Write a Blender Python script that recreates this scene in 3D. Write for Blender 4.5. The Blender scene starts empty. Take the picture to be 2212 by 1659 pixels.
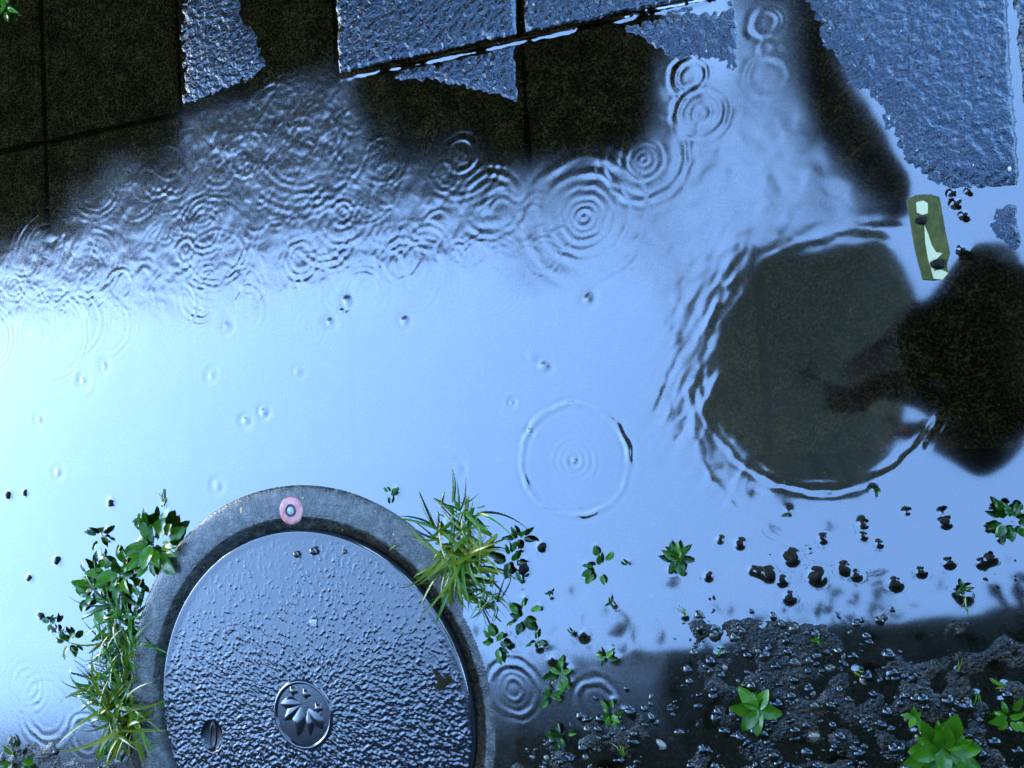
import bpy, bmesh, math, random
import numpy as np
from mathutils import Vector, Matrix
random.seed(7); rng = np.random.default_rng(11)
scn = bpy.context.scene; COL = scn.collection
# ------------------------------------------------------------------ camera
F, NX, NY, CAMH = .85, .82, .52, 1.137          # focal / width, nadir point, height in metres
_n = np.array([NX-.5, -(NY-.5)*.75, -F]); _n /= np.linalg.norm(_n)
_e1 = np.array([1., 0, 0]) - _n*_n[0]; _e1 /= np.linalg.norm(_e1)
_e2 = np.cross(_e1, _n)
if _e2[1] < 0: _e2 = -_e2
def px(x, y):
    """ground point (z = 0) under a point of the photograph (2212 x 1659 units)"""
    d = np.array([x/2212-.5, -(y/1659-.5)*.75, -F]); t = CAMH/(d@_n)
    return np.array([(d@_e1)*t, (d@_e2)*t])
def PX(pts): return np.array([px(*p) for p in pts])
cd = bpy.data.cameras.new('camera'); cam = bpy.data.objects.new('camera', cd); COL.objects.link(cam)
cd.sensor_width = 36; cd.lens = 36*F; cd.clip_start = .01; cd.clip_end = 500
M = Matrix.Identity(4)
for r, v in enumerate((_e1, _e2, -_n)):
    for c in range(3): M[r][c] = v[c]
M[2][3] = CAMH
cam.matrix_world = M; scn.camera = cam
# ------------------------------------------------------------------ sky, sun, exposure
SUN_EL, SUN_AZ = math.radians(14), math.radians(-60)      # behind the house
w = bpy.data.worlds.new('World'); scn.world = w; w.use_nodes = True
nt = w.node_tree; nt.nodes.clear()
sky = nt.nodes.new('ShaderNodeTexSky'); sky.sky_type = 'NISHITA'; sky.sun_disc = False
sky.sun_elevation = SUN_EL; sky.sun_rotation = SUN_AZ; sky.dust_density = .7; sky.air_density = 1.0; sky.ozone_density = 3.5
bg = nt.nodes.new('ShaderNodeBackground'); bg.inputs[1].default_value = .15
wo = nt.nodes.new('ShaderNodeOutputWorld')
nt.links.new(sky.outputs[0], bg.inputs[0]); nt.links.new(bg.outputs[0], wo.inputs[0])
sl = bpy.data.lights.new('sun', 'SUN'); sl.energy = .6; sl.angle = math.radians(14); sl.color = (1, .97, .93)
so = bpy.data.objects.new('sun', sl); COL.objects.link(so)
sd = Vector((math.sin(SUN_AZ)*math.cos(SUN_EL), math.cos(SUN_AZ)*math.cos(SUN_EL), math.sin(SUN_EL)))
so.rotation_euler = sd.to_track_quat('Z', 'Y').to_euler(); so.location = (-3, 0, 6)
scn.view_settings.view_transform = 'Standard'; scn.view_settings.look = 'None'
scn.view_settings.gamma = 1; scn.view_settings.use_curve_mapping = False
scn.view_settings.exposure = 4.22
# ------------------------------------------------------------------ helpers
def mesh_obj(name, verts, faces, mat=None, parent=None, smooth=True, me=None):
    if me is None:
        me = bpy.data.meshes.new(name); me.from_pydata([tuple(v) for v in verts], [], faces); me.update()
        if smooth: me.polygons.foreach_set('use_smooth', [True]*len(me.polygons))
        if mat: me.materials.append(mat)
    o = bpy.data.objects.new(name, me); COL.objects.link(o)
    if parent: o.parent = parent
    return o
def grid_mesh(name, P, nx, ny, mat, mask=None, parent=None, skirt=None):
    """P: (ny*nx,3) vertex array in row order"""
    i = np.arange((nx-1)*(ny-1)); c = i % (nx-1); r = i//(nx-1); a = r*nx+c
    q = np.stack([a, a+1, a+1+nx, a+nx], 1)
    if mask is not None: q = q[mask[q].all(1)]
    if skirt is not None:
        edge = np.concatenate([np.arange(nx), np.arange(1, ny)*nx+nx-1, (ny-1)*nx+np.arange(nx-2, -1, -1), np.arange(ny-2, 0, -1)*nx])
        n0 = len(P); B = P[edge].copy(); B[:, 2] = skirt; P = np.vstack([P, B]); m = len(edge)
        k = np.arange(m); kn = (k+1) % m
        q = np.vstack([q, np.stack([edge[k], n0+k, n0+kn, edge[kn]], 1)])
    me = bpy.data.meshes.new(name); me.vertices.add(len(P)); me.vertices.foreach_set('co', P.astype(np.float32).ravel())
    me.loops.add(q.size); me.loops.foreach_set('vertex_index', q.astype(np.int32).ravel())
    me.polygons.add(len(q)); me.polygons.foreach_set('loop_start', np.arange(len(q), dtype=np.int32)*4)
    me.polygons.foreach_set('use_smooth', np.ones(len(q), dtype=bool)); me.update(calc_edges=True); me.validate()
    if mat: me.materials.append(mat)
    o = bpy.data.objects.new(name, me); COL.objects.link(o)
    if parent: o.parent = parent
    return o
def thing(name, label, cat, loc=(0, 0, 0), rz=0, group=None):
    o = bpy.data.objects.new(name, None); COL.objects.link(o); o.location = loc; o.rotation_euler = (0, 0, rz)
    o.empty_display_size = .02; return tag(o, label, cat, group)
def tag(o, label=None, cat=None, group=None, kind=None):
    if label: o['label'] = label
    if cat: o['category'] = cat
    if group: o['group'] = group
    if kind: o['kind'] = kind
    return o
_tabs = [rng.random((64, 64)) for _ in range(12)]
def vnoise(x, y, s, t=0):
    T = _tabs[t % 12]; x = x/s+t*17.3; y = y/s+t*9.1
    xi = np.floor(x).astype(int); yi = np.floor(y).astype(int); fx = x-xi; fy = y-yi
    fx = fx*fx*fx*(fx*(fx*6-15)+10); fy = fy*fy*fy*(fy*(fy*6-15)+10)
    a = T[xi % 64, yi % 64]; b = T[(xi+1) % 64, yi % 64]; c = T[xi % 64, (yi+1) % 64]; d = T[(xi+1) % 64, (yi+1) % 64]
    return (a*(1-fx)+b*fx)*(1-fy)+(c*(1-fx)+d*fx)*fy-.5
def fbm(x, y, s, t=0, n=3):
    r = 0; a = 1
    for k in range(n): r = r+a*vnoise(x*(.8)+y*.6, y*.8-x*.6, s, t+k); s *= .47; a *= .5
    return r
def sdf(x, y, poly):
    """signed distance to polygon, positive inside"""
    d = np.full(x.shape, 1e9); ins = np.zeros(x.shape, bool); n = len(poly)
    for i in range(n):
        ax, ay = poly[i]; bx, by = poly[(i+1) % n]; ex, ey = bx-ax, by-ay
        t = np.clip(((x-ax)*ex+(y-ay)*ey)/(ex*ex+ey*ey+1e-12), 0, 1)
        d = np.minimum(d, np.hypot(x-ax-t*ex, y-ay-t*ey))
        cr = (ay > y) != (by > y)
        with np.errstate(divide='ignore', invalid='ignore'):
            xi = ex*(y-ay)/(ey if abs(ey) > 1e-12 else 1e-12)+ax
        ins ^= cr & (x < xi)
    return np.where(ins, d, -d)
def sstep(a, b, v):
    t = np.clip((v-a)/(b-a), 0, 1); return t*t*(3-2*t)
# ---- materials
def mat(name, base, rough=.5, ior=1.5, **k):
    m = bpy.data.materials.new(name); m.use_nodes = True; p = m.node_tree.nodes['Principled BSDF']
    p.inputs['Base Color'].default_value = (*base, 1); p.inputs['Roughness'].default_value = rough; p.inputs['IOR'].default_value = ior
    for a, v in k.items(): p.inputs[a.replace('_', ' ')].default_value = v
    return m
def N(m, t, **k):
    n = m.node_tree.nodes.new('ShaderNode'+t)
    for a, v in k.items():
        if a in n.inputs.keys(): n.inputs[a].default_value = v
        else: setattr(n, a, v)
    return n
def L(m, a, b): m.node_tree.links.new(a, b)
def ramp(m, src, stops):
    r = N(m, 'ValToRGB'); e = r.color_ramp.elements
    while len(e) < len(stops): e.new(.5)
    for k, (p, c) in enumerate(stops): e[k].position = p; e[k].color = (*c, 1)
    L(m, src, r.inputs[0]); return r
def coords(m): return N(m, 'TexCoord').outputs['Object']
def noise(m, scale, detail=3, rough=.6, vec=None):
    n = N(m, 'TexNoise', Scale=scale, Detail=detail, Roughness=rough); L(m, vec if vec else coords(m), n.inputs['Vector']); return n.outputs[0]
def bump(m, src, strength, dist):
    b = N(m, 'Bump', Strength=strength, Distance=dist); L(m, src, b.inputs['Height']); L(m, b.outputs[0], m.node_tree.nodes['Principled BSDF'].inputs['Normal']); return b
def P_(m): return m.node_tree.nodes['Principled BSDF']

WET = 1.9
def concrete(name, cols, grain=420, bs=.75, bd=.0012, rough=.16, flecks=True, ior=1.75, dark_above=.42):
    m = mat(name, cols[0], rough, WET); g = N(m, 'NewGeometry').outputs['Position']
    a = noise(m, 26, 4, .65, g); b = noise(m, grain, 3, .7, g)
    r1 = ramp(m, a, [(.32, cols[0]), (.55, cols[1]), (.74, cols[2])])
    r2 = ramp(m, b, [(.36, (.1, .1, .1)), (.50, (.8, .8, .8)), (.62, (3.6, 3.2, 2.8))])
    mx = N(m, 'MixRGB', blend_type='MULTIPLY', Fac=1.); L(m, r1.outputs[0], mx.inputs[1]); L(m, r2.outputs[0], mx.inputs[2])
    out = mx.outputs[0]
    if flecks:
        v = N(m, 'TexVoronoi', Scale=230., Randomness=1.); L(m, g, v.inputs['Vector'])
        sel = N(m, 'SeparateColor'); L(m, v.outputs['Color'], sel.inputs[0])
        t1 = N(m, 'Math', operation='GREATER_THAN'); t1.inputs[1].default_value = .965; L(m, sel.outputs[0], t1.inputs[0])
        t2 = N(m, 'Math', operation='LESS_THAN'); t2.inputs[1].default_value = .3; L(m, v.outputs['Distance'], t2.inputs[0])
        t3 = N(m, 'Math', operation='MULTIPLY'); L(m, t1.outputs[0], t3.inputs[0]); L(m, t2.outputs[0], t3.inputs[1])
        cr = ramp(m, sel.outputs[1], [(.2, (.30, .29, .25)), (.6, (.15, .11, .06)), (.9, (.20, .07, .02))])
        m2 = N(m, 'MixRGB'); L(m, t3.outputs[0], m2.inputs[0]); L(m, out, m2.inputs[1]); L(m, cr.outputs[0], m2.inputs[2]); out = m2.outputs[0]
    sz = N(m, 'SeparateXYZ'); L(m, g, sz.inputs[0]); mw = N(m, 'MapRange'); L(m, sz.outputs[2], mw.inputs[0])   # colour darkened above the water line, offsetting the stronger light there
    for k, v in enumerate((-.0008, .0002, 1., dark_above)): mw.inputs[1+k].default_value = v
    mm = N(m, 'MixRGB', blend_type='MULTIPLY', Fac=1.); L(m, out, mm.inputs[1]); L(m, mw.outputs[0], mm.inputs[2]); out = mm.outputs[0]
    L(m, out, P_(m).inputs['Base Color'])
    bb = noise(m, grain*.8, 3, .6, g); b2 = noise(m, grain*.28, 2, .5, g)
    ad = N(m, 'Math', operation='MULTIPLY_ADD'); L(m, b2, ad.inputs[0]); ad.inputs[1].default_value = .8; L(m, bb, ad.inputs[2])
    bump(m, ad.outputs[0], bs, bd)
    sz = N(m, 'SeparateXYZ'); L(m, g, sz.inputs[0]); mr = N(m, 'MapRange'); L(m, sz.outputs[2], mr.inputs[0])   # the gloss of a wet film, none below the water
    for k, v in enumerate((-.0006, .0002, 1.05, ior)): mr.inputs[1+k].default_value = v
    L(m, mr.outputs[0], P_(m).inputs['IOR']); return m
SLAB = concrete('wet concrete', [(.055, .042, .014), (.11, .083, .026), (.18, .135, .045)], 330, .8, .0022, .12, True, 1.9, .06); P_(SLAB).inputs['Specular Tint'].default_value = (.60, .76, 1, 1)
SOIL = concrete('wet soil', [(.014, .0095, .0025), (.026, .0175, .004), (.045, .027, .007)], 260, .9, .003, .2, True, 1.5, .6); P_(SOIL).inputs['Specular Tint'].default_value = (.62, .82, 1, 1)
GRAV = mat('wet gravel', (.02, .017, .012), .14, 1.7); P_(GRAV).inputs['Specular Tint'].default_value = (.62, .82, 1, 1)
_o = N(GRAV, 'NewGeometry'); _r = ramp(GRAV, _o.outputs['Random Per Island'], [(0, (.004, .0035, .002)), (.7, (.011, .009, .004)), (.95, (.03, .024, .012)), (1, (.16, .14, .10))]); L(GRAV, _r.outputs[0], P_(GRAV).inputs['Base Color'])
STONE = mat('wet dark stone', (.004, .004, .003), .35, 1.2); bump(STONE, noise(STONE, 260), .5, .001)
IRON = mat('wet cast iron', (.008, .010, .015), .10, 1.95); bump(IRON, noise(IRON, 520, 2), .22, .0006)
RINGM = mat('wet grey frame', (.03, .034, .036), .24, 1.6)
_g = noise(RINGM, 60, 6, .8); _r = ramp(RINGM, _g, [(.36, (.008, .009, .009)), (.50, (.035, .037, .032)), (.64, (.11, .11, .095))])
_y = noise(RINGM, 70, 2, .6); _ry = ramp(RINGM, _y, [(.70, (0, 0, 0)), (.73, (1, 1, 1))])
_gx = N(RINGM, 'SeparateXYZ'); L(RINGM, coords(RINGM), _gx.inputs[0])
_c1 = N(RINGM, 'Math', operation='GREATER_THAN'); _c1.inputs[1].default_value = .20; L(RINGM, _gx.outputs[1], _c1.inputs[0])
_c2 = N(RINGM, 'Math', operation='MULTIPLY'); L(RINGM, _c1.outputs[0], _c2.inputs[0]); L(RINGM, _ry.outputs[0], _c2.inputs[1])
_mx = N(RINGM, 'MixRGB'); L(RINGM, _c2.outputs[0], _mx.inputs[0]); L(RINGM, _r.outputs[0], _mx.inputs[1]); _mx.inputs[2].default_value = (.42, .27, .07, 1); L(RINGM, _mx.outputs[0], P_(RINGM).inputs['Base Color'])
bump(RINGM, noise(RINGM, 300, 3), .7, .0015)
MUD = mat('brown mud', (.016, .011, .004), .6, 1.2)
BLACK = mat('black recess', (.006, .006, .007), .35)
PINK = mat('faded pink plastic', (.55, .17, .16), .3); _r = ramp(PINK, noise(PINK, 90), [(.35, (.42, .10, .10)), (.65, (.62, .27, .24))]); L(PINK, _r.outputs[0], P_(PINK).inputs['Base Color'])
STEEL = mat('grey steel', (.38, .40, .42), .35); DARKST = mat('black rim', (.012, .013, .016), .3)
def leafmat(name, a, b, rough=.2):
    m = mat(name, a, rough, 1.45); oi = N(m, 'ObjectInfo').outputs['Random']
    n = noise(m, 55, 2); ad = N(m, 'Math', operation='MULTIPLY_ADD'); L(m, oi, ad.inputs[0]); ad.inputs[1].default_value = .6
    s = N(m, 'Math', operation='MULTIPLY'); L(m, n, s.inputs[0]); s.inputs[1].default_value = .5; L(m, s.outputs[0], ad.inputs[2])
    r = ramp(m, ad.outputs[0], [(.15, a), (.85, b)]); L(m, r.outputs[0], P_(m).inputs['Base Color'])
    p = P_(m); p.inputs['Subsurface Weight'].default_value = 0
    tr = N(m, 'BsdfTranslucent'); L(m, r.outputs[0], tr.inputs[0]); mixn = N(m, 'MixShader'); mixn.inputs[0].default_value = .3
    L(m, p.outputs[0], mixn.inputs[1]); L(m, tr.outputs[0], mixn.inputs[2]); L(m, mixn.outputs[0], m.node_tree.nodes['Material Output'].inputs[0]); return m
GREEN = leafmat('leaf green', (.020, .080, .004), (.07, .20, .009))
DGREEN = leafmat('leaf dark green', (.004, .018, .003), (.022, .085, .007), .12)
YGREEN = leafmat('grass yellow green', (.07, .15, .008), (.19, .22, .014), .22)
BGREEN = leafmat('grass green', (.025, .10, .010), (.08, .21, .02), .2)
WATER = bpy.data.materials.new('puddle water'); WATER.use_nodes = True; _t = WATER.node_tree; _t.nodes.clear()
_out = _t.nodes.new('ShaderNodeOutputMaterial'); _tr = _t.nodes.new('ShaderNodeBsdfTransparent'); _tr.inputs[0].default_value = (.93, .91, .86, 1)
_gl = _t.nodes.new('ShaderNodeBsdfGlossy'); _gl.inputs['Roughness'].default_value = .0; _gl.inputs[0].default_value = (.97, .97, 1, 1); _fr = _t.nodes.new('ShaderNodeFresnel'); _fr.inputs[0].default_value = 2.7
_mi = _t.nodes.new('ShaderNodeMixShader'); _at = _t.nodes.new('ShaderNodeAttribute'); _at.attribute_name = 'chop'; _ma = _t.nodes.new('ShaderNodeMath'); _ma.operation = 'MULTIPLY_ADD'; _ma.inputs[1].default_value = .22; _ma.inputs[2].default_value = .05; _t.links.new(_at.outputs['Fac'], _ma.inputs[0]); _t.links.new(_ma.outputs[0], _gl.inputs['Roughness'])
_t.links.new(_fr.outputs[0], _mi.inputs[0]); _t.links.new(_tr.outputs[0], _mi.inputs[1]); _t.links.new(_gl.outputs[0], _mi.inputs[2]); _t.links.new(_mi.outputs[0], _out.inputs[0])
# ------------------------------------------------------------------ where the ground stands out of the water
ANG = .055; CA, SA = math.cos(ANG), math.sin(ANG); PITCH = .30
def uv2g(u, v): return u*CA-v*SA, u*SA+v*CA
def g2uv(x, y): return x*CA+y*SA, -x*SA+y*CA
UJ = [(k-4.29)*PITCH for k in range(-3, 9)]
VJ = [(1.755+k*.995)*PITCH for k in range(-5, 4)]
LIDC = np.array([-.7586, -.473]); LIDR = .274; RINGR = float(np.hypot(*(px(690, 1050)-LIDC)))
EMERGED = [  # polygon in photo units, height, shore width
 ([(380, -60), (515, -60), (535, 30), (575, 100), (590, 150), (490, 205), (392, 232)], .0020, .045),
 ([(722, -80), (1124, -80), (1124, 74), (731, 163)], .0042, .012),
 ([(860, 146), (1119, 86), (1126, 225), (1040, 203), (940, 182), (850, 172)], .0016, .02),
 ([(1131, -90), (1598, -90), (1598, 2), (1132, 70)], .0042, .012),
 ([(1310, 52), (1602, 12), (1612, 172), (1540, 140), (1440, 135), (1385, 92)], .0016, .02),
 ([(1720, -60), (2300, -60), (2300, 404), (2212, 404), (2052, 412), (2000, 385), (1945, 330), (1905, 240), (1835, 185), (1775, 90)], .0036, .035),
 ([(2184, -60), (2300, -60), (2300, 400), (2212, 396)], .003, .01),
 ([(2110, 480), (2140, 425), (2300, 410), (2300, 620), (2230, 600), (2190, 560), (2140, 530)], .0012, .03),
 ([(2195, 830), (2300, 800), (2300, 960), (2200, 940)], .001, .03),
]
SOILPOLY = PX([(1448, 1268), (1475, 1300), (1560, 1290), (1700, 1300), (1850, 1290), (1960, 1280), (2060, 1270), (2150, 1210), (2300, 1150), (2500, 1500), (2500, 1950), (1020, 1950), (1030, 1640), (1110, 1560), (1180, 1500), (1300, 1480), (1440, 1470)])
SOIL2 = PX([(-200, 1540), (0, 1545), (70, 1560), (140, 1600), (200, 1620), (300, 1480), (330, 1500), (340, 1950), (-200, 1950)])
EM = [(PX(p), h, wd) for p, h, wd in EMERGED]
def shore(x, y):
    """0 under water .. height on land, without grain"""
    g = np.full(x.shape, -.0045)
    for p, h, wd in EM:
        d = sdf(x, y, p)+.010*fbm(x, y, .05, 3)+.005*fbm(x, y, .009, 5, 2); s = sstep(-wd, wd*.9, d); g = np.maximum(g, -.0045*(1-s)+h*s)
    return g
def ground_z(x, y, soil=False):
    g = shore(x, y)
    if soil:
        s = np.maximum(sdf(x, y, SOILPOLY), sdf(x, y, SOIL2))+.03*fbm(x, y, .09, 5)
        t = sstep(-.03, .05, s); lump = fbm(x, y, .022, 1, 3)
        g = -.0075*(1-t)+(-.0008+.006*lump+.004*fbm(x, y, .12, 8, 2))*t
        far = sstep(0, .3, -sdf(x, y, PX([(-350, -300), (2500, -300), (2600, 2000), (-350, 2000)])))
        g = g*(1-far)+.006*far
    return g
# ------------------------------------------------------------------ the soil bed under and beside the slabs
x = np.arange(-2.1, .95, .006); y = np.arange(-1.25, 1.25, .006); X, Y = np.meshgrid(x, y); X = X.ravel(); Y = Y.ravel()
hole = np.hypot(X-LIDC[0], Y-LIDC[1]) < RINGR-.02
Z = ground_z(X, Y, True)
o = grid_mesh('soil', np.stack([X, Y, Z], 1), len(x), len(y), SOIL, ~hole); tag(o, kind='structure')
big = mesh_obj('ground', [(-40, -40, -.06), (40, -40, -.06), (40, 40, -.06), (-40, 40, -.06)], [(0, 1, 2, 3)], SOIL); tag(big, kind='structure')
# ------------------------------------------------------------------ paving slabs
pave = bpy.data.objects.new('pavement', None); COL.objects.link(pave); tag(pave, kind='structure')
def slab(u0, u1, v0, v1, n):
    gap = .0028; jit = rng.normal(0, .0008, 4)
    nx = ny = n
    s = np.linspace(0, 1, n); s = s+.0*s
    U, V = np.meshgrid(u0+gap+jit[0]+(u1-u0-2*gap)*s, v0+gap+jit[1]+(v1-v0-2*gap)*s); U = U.ravel(); V = V.ravel()
    X, Y = uv2g(U, V)
    edge = np.minimum.reduce([U-u0-gap, u1-gap-U, V-v0-gap, v1-gap-V])
    wob = .0022*fbm(X, Y, .03, 6)
    cham = -.0045*(1-sstep(.0, .007, np.maximum(edge, 0)+wob))
    gz = ground_z(X, Y)
    z = gz+(.0006+.0013*sstep(-.0015, .0015, gz))*fbm(X, Y, .0062, 2, 2)+.0005*fbm(X, Y, .05, 7, 2)+cham
    # wobble the outline a little, worn arrises
    on = edge < 1e-6
    X = X+np.where(on, .0012*fbm(X, Y, .02, 9), 0); Y = Y+np.where(on, .0012*fbm(X, Y, .02, 10), 0)
    return np.stack([X, Y, z], 1)
for i in range(len(UJ)-1):
    for j in range(len(VJ)-1):
        u0, u1, v0, v1 = UJ[i], UJ[i+1], VJ[j], VJ[j+1]
        cx, cy = uv2g((u0+u1)/2, (v0+v1)/2)
        pts = np.array([uv2g(u0+(u1-u0)*a, v0+(v1-v0)*b) for a in (.05, .5, .95) for b in (.05, .5, .95)])
        s = np.maximum(sdf(pts[:, 0], pts[:, 1], SOILPOLY), sdf(pts[:, 0], pts[:, 1], SOIL2))
        if (s > 0).sum() >= 3 or (np.hypot(pts[:, 0]-LIDC[0], pts[:, 1]-LIDC[1]) < RINGR+.005).any(): continue
        if cy < -.36: continue
        inview = -1.6 < cx < .35 and -.75 < cy < .85
        n = (160 if cy > .2 else 100) if inview else 24
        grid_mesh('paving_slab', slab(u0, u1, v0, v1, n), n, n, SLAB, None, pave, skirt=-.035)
# ------------------------------------------------------------------ water with rain rings
STONES = []   # filled below, before the water is meshed: (x, y, radius)
def water_z(x, y):
    z = np.zeros(x.shape)
    def ring(c, r0, lam, slope, w, ph=0., az=None, lim=None):
        dx = x-c[0]; dy = y-c[1]; m = (np.abs(dx) < r0+3*w) & (np.abs(dy) < r0+3*w)
        if not m.any(): return
        dx = dx[m]; dy = dy[m]; r = np.hypot(dx, dy)+lam*.22*fbm(x[m], y[m], .016, 3, 2); a = slope*lam/6.283*(.7+1.1*fbm(x[m], y[m], .035, 6, 2))
        e = a*np.cos(6.283*(r-r0)/lam+ph)*np.exp(-((r-r0)/w)**2)
        if az is not None: e = e*np.clip(.35+.65*np.cos(np.arctan2(dy, dx)-az), 0, 1)
        z[m] += e
    def R(X, Y, rp, lam, slope, wp, **k):
        c = px(X, Y); s = np.hypot(*(px(X+10, Y)-c))/10; ring(c, rp*s, lam, slope, wp*s, **k)
    # large rings one can point at
    R(1262, 470, 128, .022, .090, 26); R(1262, 470, 92, .016, .085, 26); R(1262, 470, 48, .013, .10, 18); R(1262, 470, 18, .011, .14, 12); R(1262, 470, 0, .010, .2, 9)
    R(1240, 995, 116, .016, .36, 10); R(1240, 995, 32, .010, .16, 18); R(1240, 995, 0, .012, .55, 14); R(1105, 870, 0, .013, .6, 13); R(1145, 930, 0, .012, .4, 12)
    R(995, 335, 32, .014, .15, 14); R(995, 335, 8, .012, .15, 10); R(995, 335, 80, .012, .07, 22)
    R(740, 460, 22, .012, .16, 14); R(740, 460, 0, .011, .2, 10); R(740, 460, 60, .013, .09, 20)
    R(650, 290, 140, .014, .08, 22); R(650, 290, 95, .013, .08, 22); R(590, 250, 60, .013, .09, 22)
    R(1515, 245, 52, .014, .13, 18); R(1515, 245, 18, .012, .16, 12); R(1390, 345, 88, .015, .10, 18); R(1390, 345, 40, .013, .12, 16); R(1390, 345, 8, .011, .15, 10)
    R(1490, 165, 34, .013, .14, 14); R(1655, 50, 26, .018, .10, 16); R(1660, 165, 44, .018, .09, 20); R(1655, 105, 14, .016, .05, 12)
    R(1765, 800, 272, .018, .085, 16, az=-1.6); R(1860, 860, 395, .026, .05, 22, az=2.95)
    R(650, 560, 30, .012, .12, 16); R(700, 500, 60, .013, .09, 18); R(870, 560, 40, .013, .09, 18); R(1060, 440, 60, .014, .08, 20); R(100, 1530, 50, .016, .045, 20); R(185, 1590, 30, .014, .06, 14)
    R(1110, 1490, 50, .015, .09, 18); R(1110, 1490, 20, .012, .1, 12); R(1290, 1520, 44, .015, .1, 16); R(60, 1480, 30, .014, .07, 16); R(250, 1600, 26, .012, .1, 12)
    # the crowd of smaller rings in the rain-beaten strip
    rr = np.random.default_rng(5)
    strip = [(-200, 600), (100, 480), (390, 240), (560, 190), (720, 150), (770, 230), (900, 330), (1150, 420), (1230, 500), (1150, 590), (800, 640), (420, 690), (-80, 760)]
    SP = np.array(strip, float); n = 0
    while n < 190:
        X = rr.uniform(-80, 1230); Y = rr.uniform(150, 760)
        if sdf(np.array([X]), np.array([Y]), SP)[0] < 0: continue
        n += 1; q = rr.random()
        R(X, Y, rr.uniform(8, 55)*(1.5 if q > .85 else 1), rr.uniform(.0085, .014), rr.uniform(.04, .11), rr.uniform(8, 16), az=rr.uniform(0, 6.28) if q < .6 else None)
    HITS = [(1240, 995), (1105, 870), (1145, 930)]
    for X, Y, w_ in ((490, 705, 11), (457, 810, 10), (180, 822, 11), (225, 790, 9), (570, 890, 9), (532, 908, 10), (645, 803, 8), (470, 1050, 11), (125, 1020, 8), (712, 695, 10), (1175, 790, 10), (985, 1015, 12), (875, 690, 9), (1270, 645, 10), (1150, 768, 8), (750, 650, 9), (85, 905, 8)):
        R(X, Y, 0, .024, .26, w_*1.5); HITS.append((X, Y))
    for k in range(8):      # a few tiny hits all over the calm part
        X = rr.uniform(0, 2200); Y = rr.uniform(560, 1420)
        R(X, Y, 0, .011, rr.uniform(.1, .3), rr.uniform(5, 10))
        if rr.random() < .35: R(X, Y, rr.uniform(15, 40), .011, .03, 10)
    # fine chop inside the strip, a swell elsewhere
    sp = sstep(-.03, .06, sdf(x, y, PX(strip))); sp2 = sstep(-.03, .06, sdf(x, y, PX([(1420, 130), (1640, 120), (1900, 440), (1850, 520), (1560, 560), (1450, 800), (1350, 500)])))
    p1 = sstep(-.04, .06, sdf(x, y, PX([(400, 250), (640, 170), (760, 180), (780, 330), (640, 400), (420, 380)])))
    wx = .012*fbm(x, y, .03, 7, 2); wy = .012*fbm(x, y, .03, 8, 2)
    z += sp*.00042*fbm((x+wx)*1.1, (y+wy)*.9, .015, 2, 2)+p1*.0009*fbm((x+wx)*1.2, (y+wy)*.85, .0095, 4, 2)+p1*.0012*fbm(x+wy, y-wx, .03, 1, 1)+sp*.0006*fbm(x+wy, y+wx, .04, 9, 2)+sp2*.0006*fbm(x+wx, y+wy, .03, 4, 2)+.00018*fbm(x, y, .07, 0, 2)
    sl = sstep(-.03, .05, sdf(x, y, PX([(1400, 950), (1450, 640), (1560, 480), (1640, 560), (1540, 760), (1530, 900), (1660, 1070), (1560, 1090)])))
    z += sl*.0010*fbm((x*.48+y*.87)*.38+wx*.5, (x*.87-y*.48)+wy*.5, .016, 6, 2)
    # still films and shores
    calm = np.ones(x.shape)
    for p, wd in (([(1150, 100), (1400, 60), (1440, 300), (1330, 345), (1180, 370), (1150, 340)], .03), ([(790, 185), (1120, 180), (1130, 330), (1060, 260), (920, 250), (850, 300)], .03),
                  ([(-100, -100), (370, -100), (370, 270), (100, 420), (20, 480), (-100, 500)], .04), ([(1700, 60), (1790, 180), (1940, 400), (1880, 450), (1790, 380), (1690, 200)], .02), ([(1600, 560), (1900, 540), (1980, 680), (2200, 560), (2200, 940), (1930, 900), (1850, 1030), (1700, 1030), (1560, 850)], .03)):
        calm *= 1-.85*sstep(-wd, wd, sdf(x, y, PX(p)))
    z *= calm
    u, v = g2uv(x, y); d = VJ[5]-.0035-v+.001*vnoise(x, y, .012, 3); ua = g2uv(*px(735, 165))[0]; ub = g2uv(*px(1545, 12))[0]      # film clinging to the lower edge of the proud slabs
    z += np.where((d > -.004) & (d < .03) & (u > ua) & (u < ub), .0012*np.exp(-np.maximum(d-.001*vnoise(x, y, .006, 2), 0)/.0024)*np.clip(.75+1.5*fbm(x, y, .03, 5, 2), .1, 1.2), 0)
    for sx, sy, r in STONES:     # water creeping up round everything that sticks out
        m = (np.abs(x-sx) < r+.02) & (np.abs(y-sy) < r+.02)
        d = np.maximum(np.hypot(x[m]-sx, y[m]-sy)-r, 0); z[m] += .0009*np.exp(-d/.0022)
    hit = np.zeros(x.shape)
    for X, Y in HITS:
        c = px(X, Y); hit = np.maximum(hit, np.exp(-((x-c[0])**2+(y-c[1])**2)/.013**2))
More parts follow.
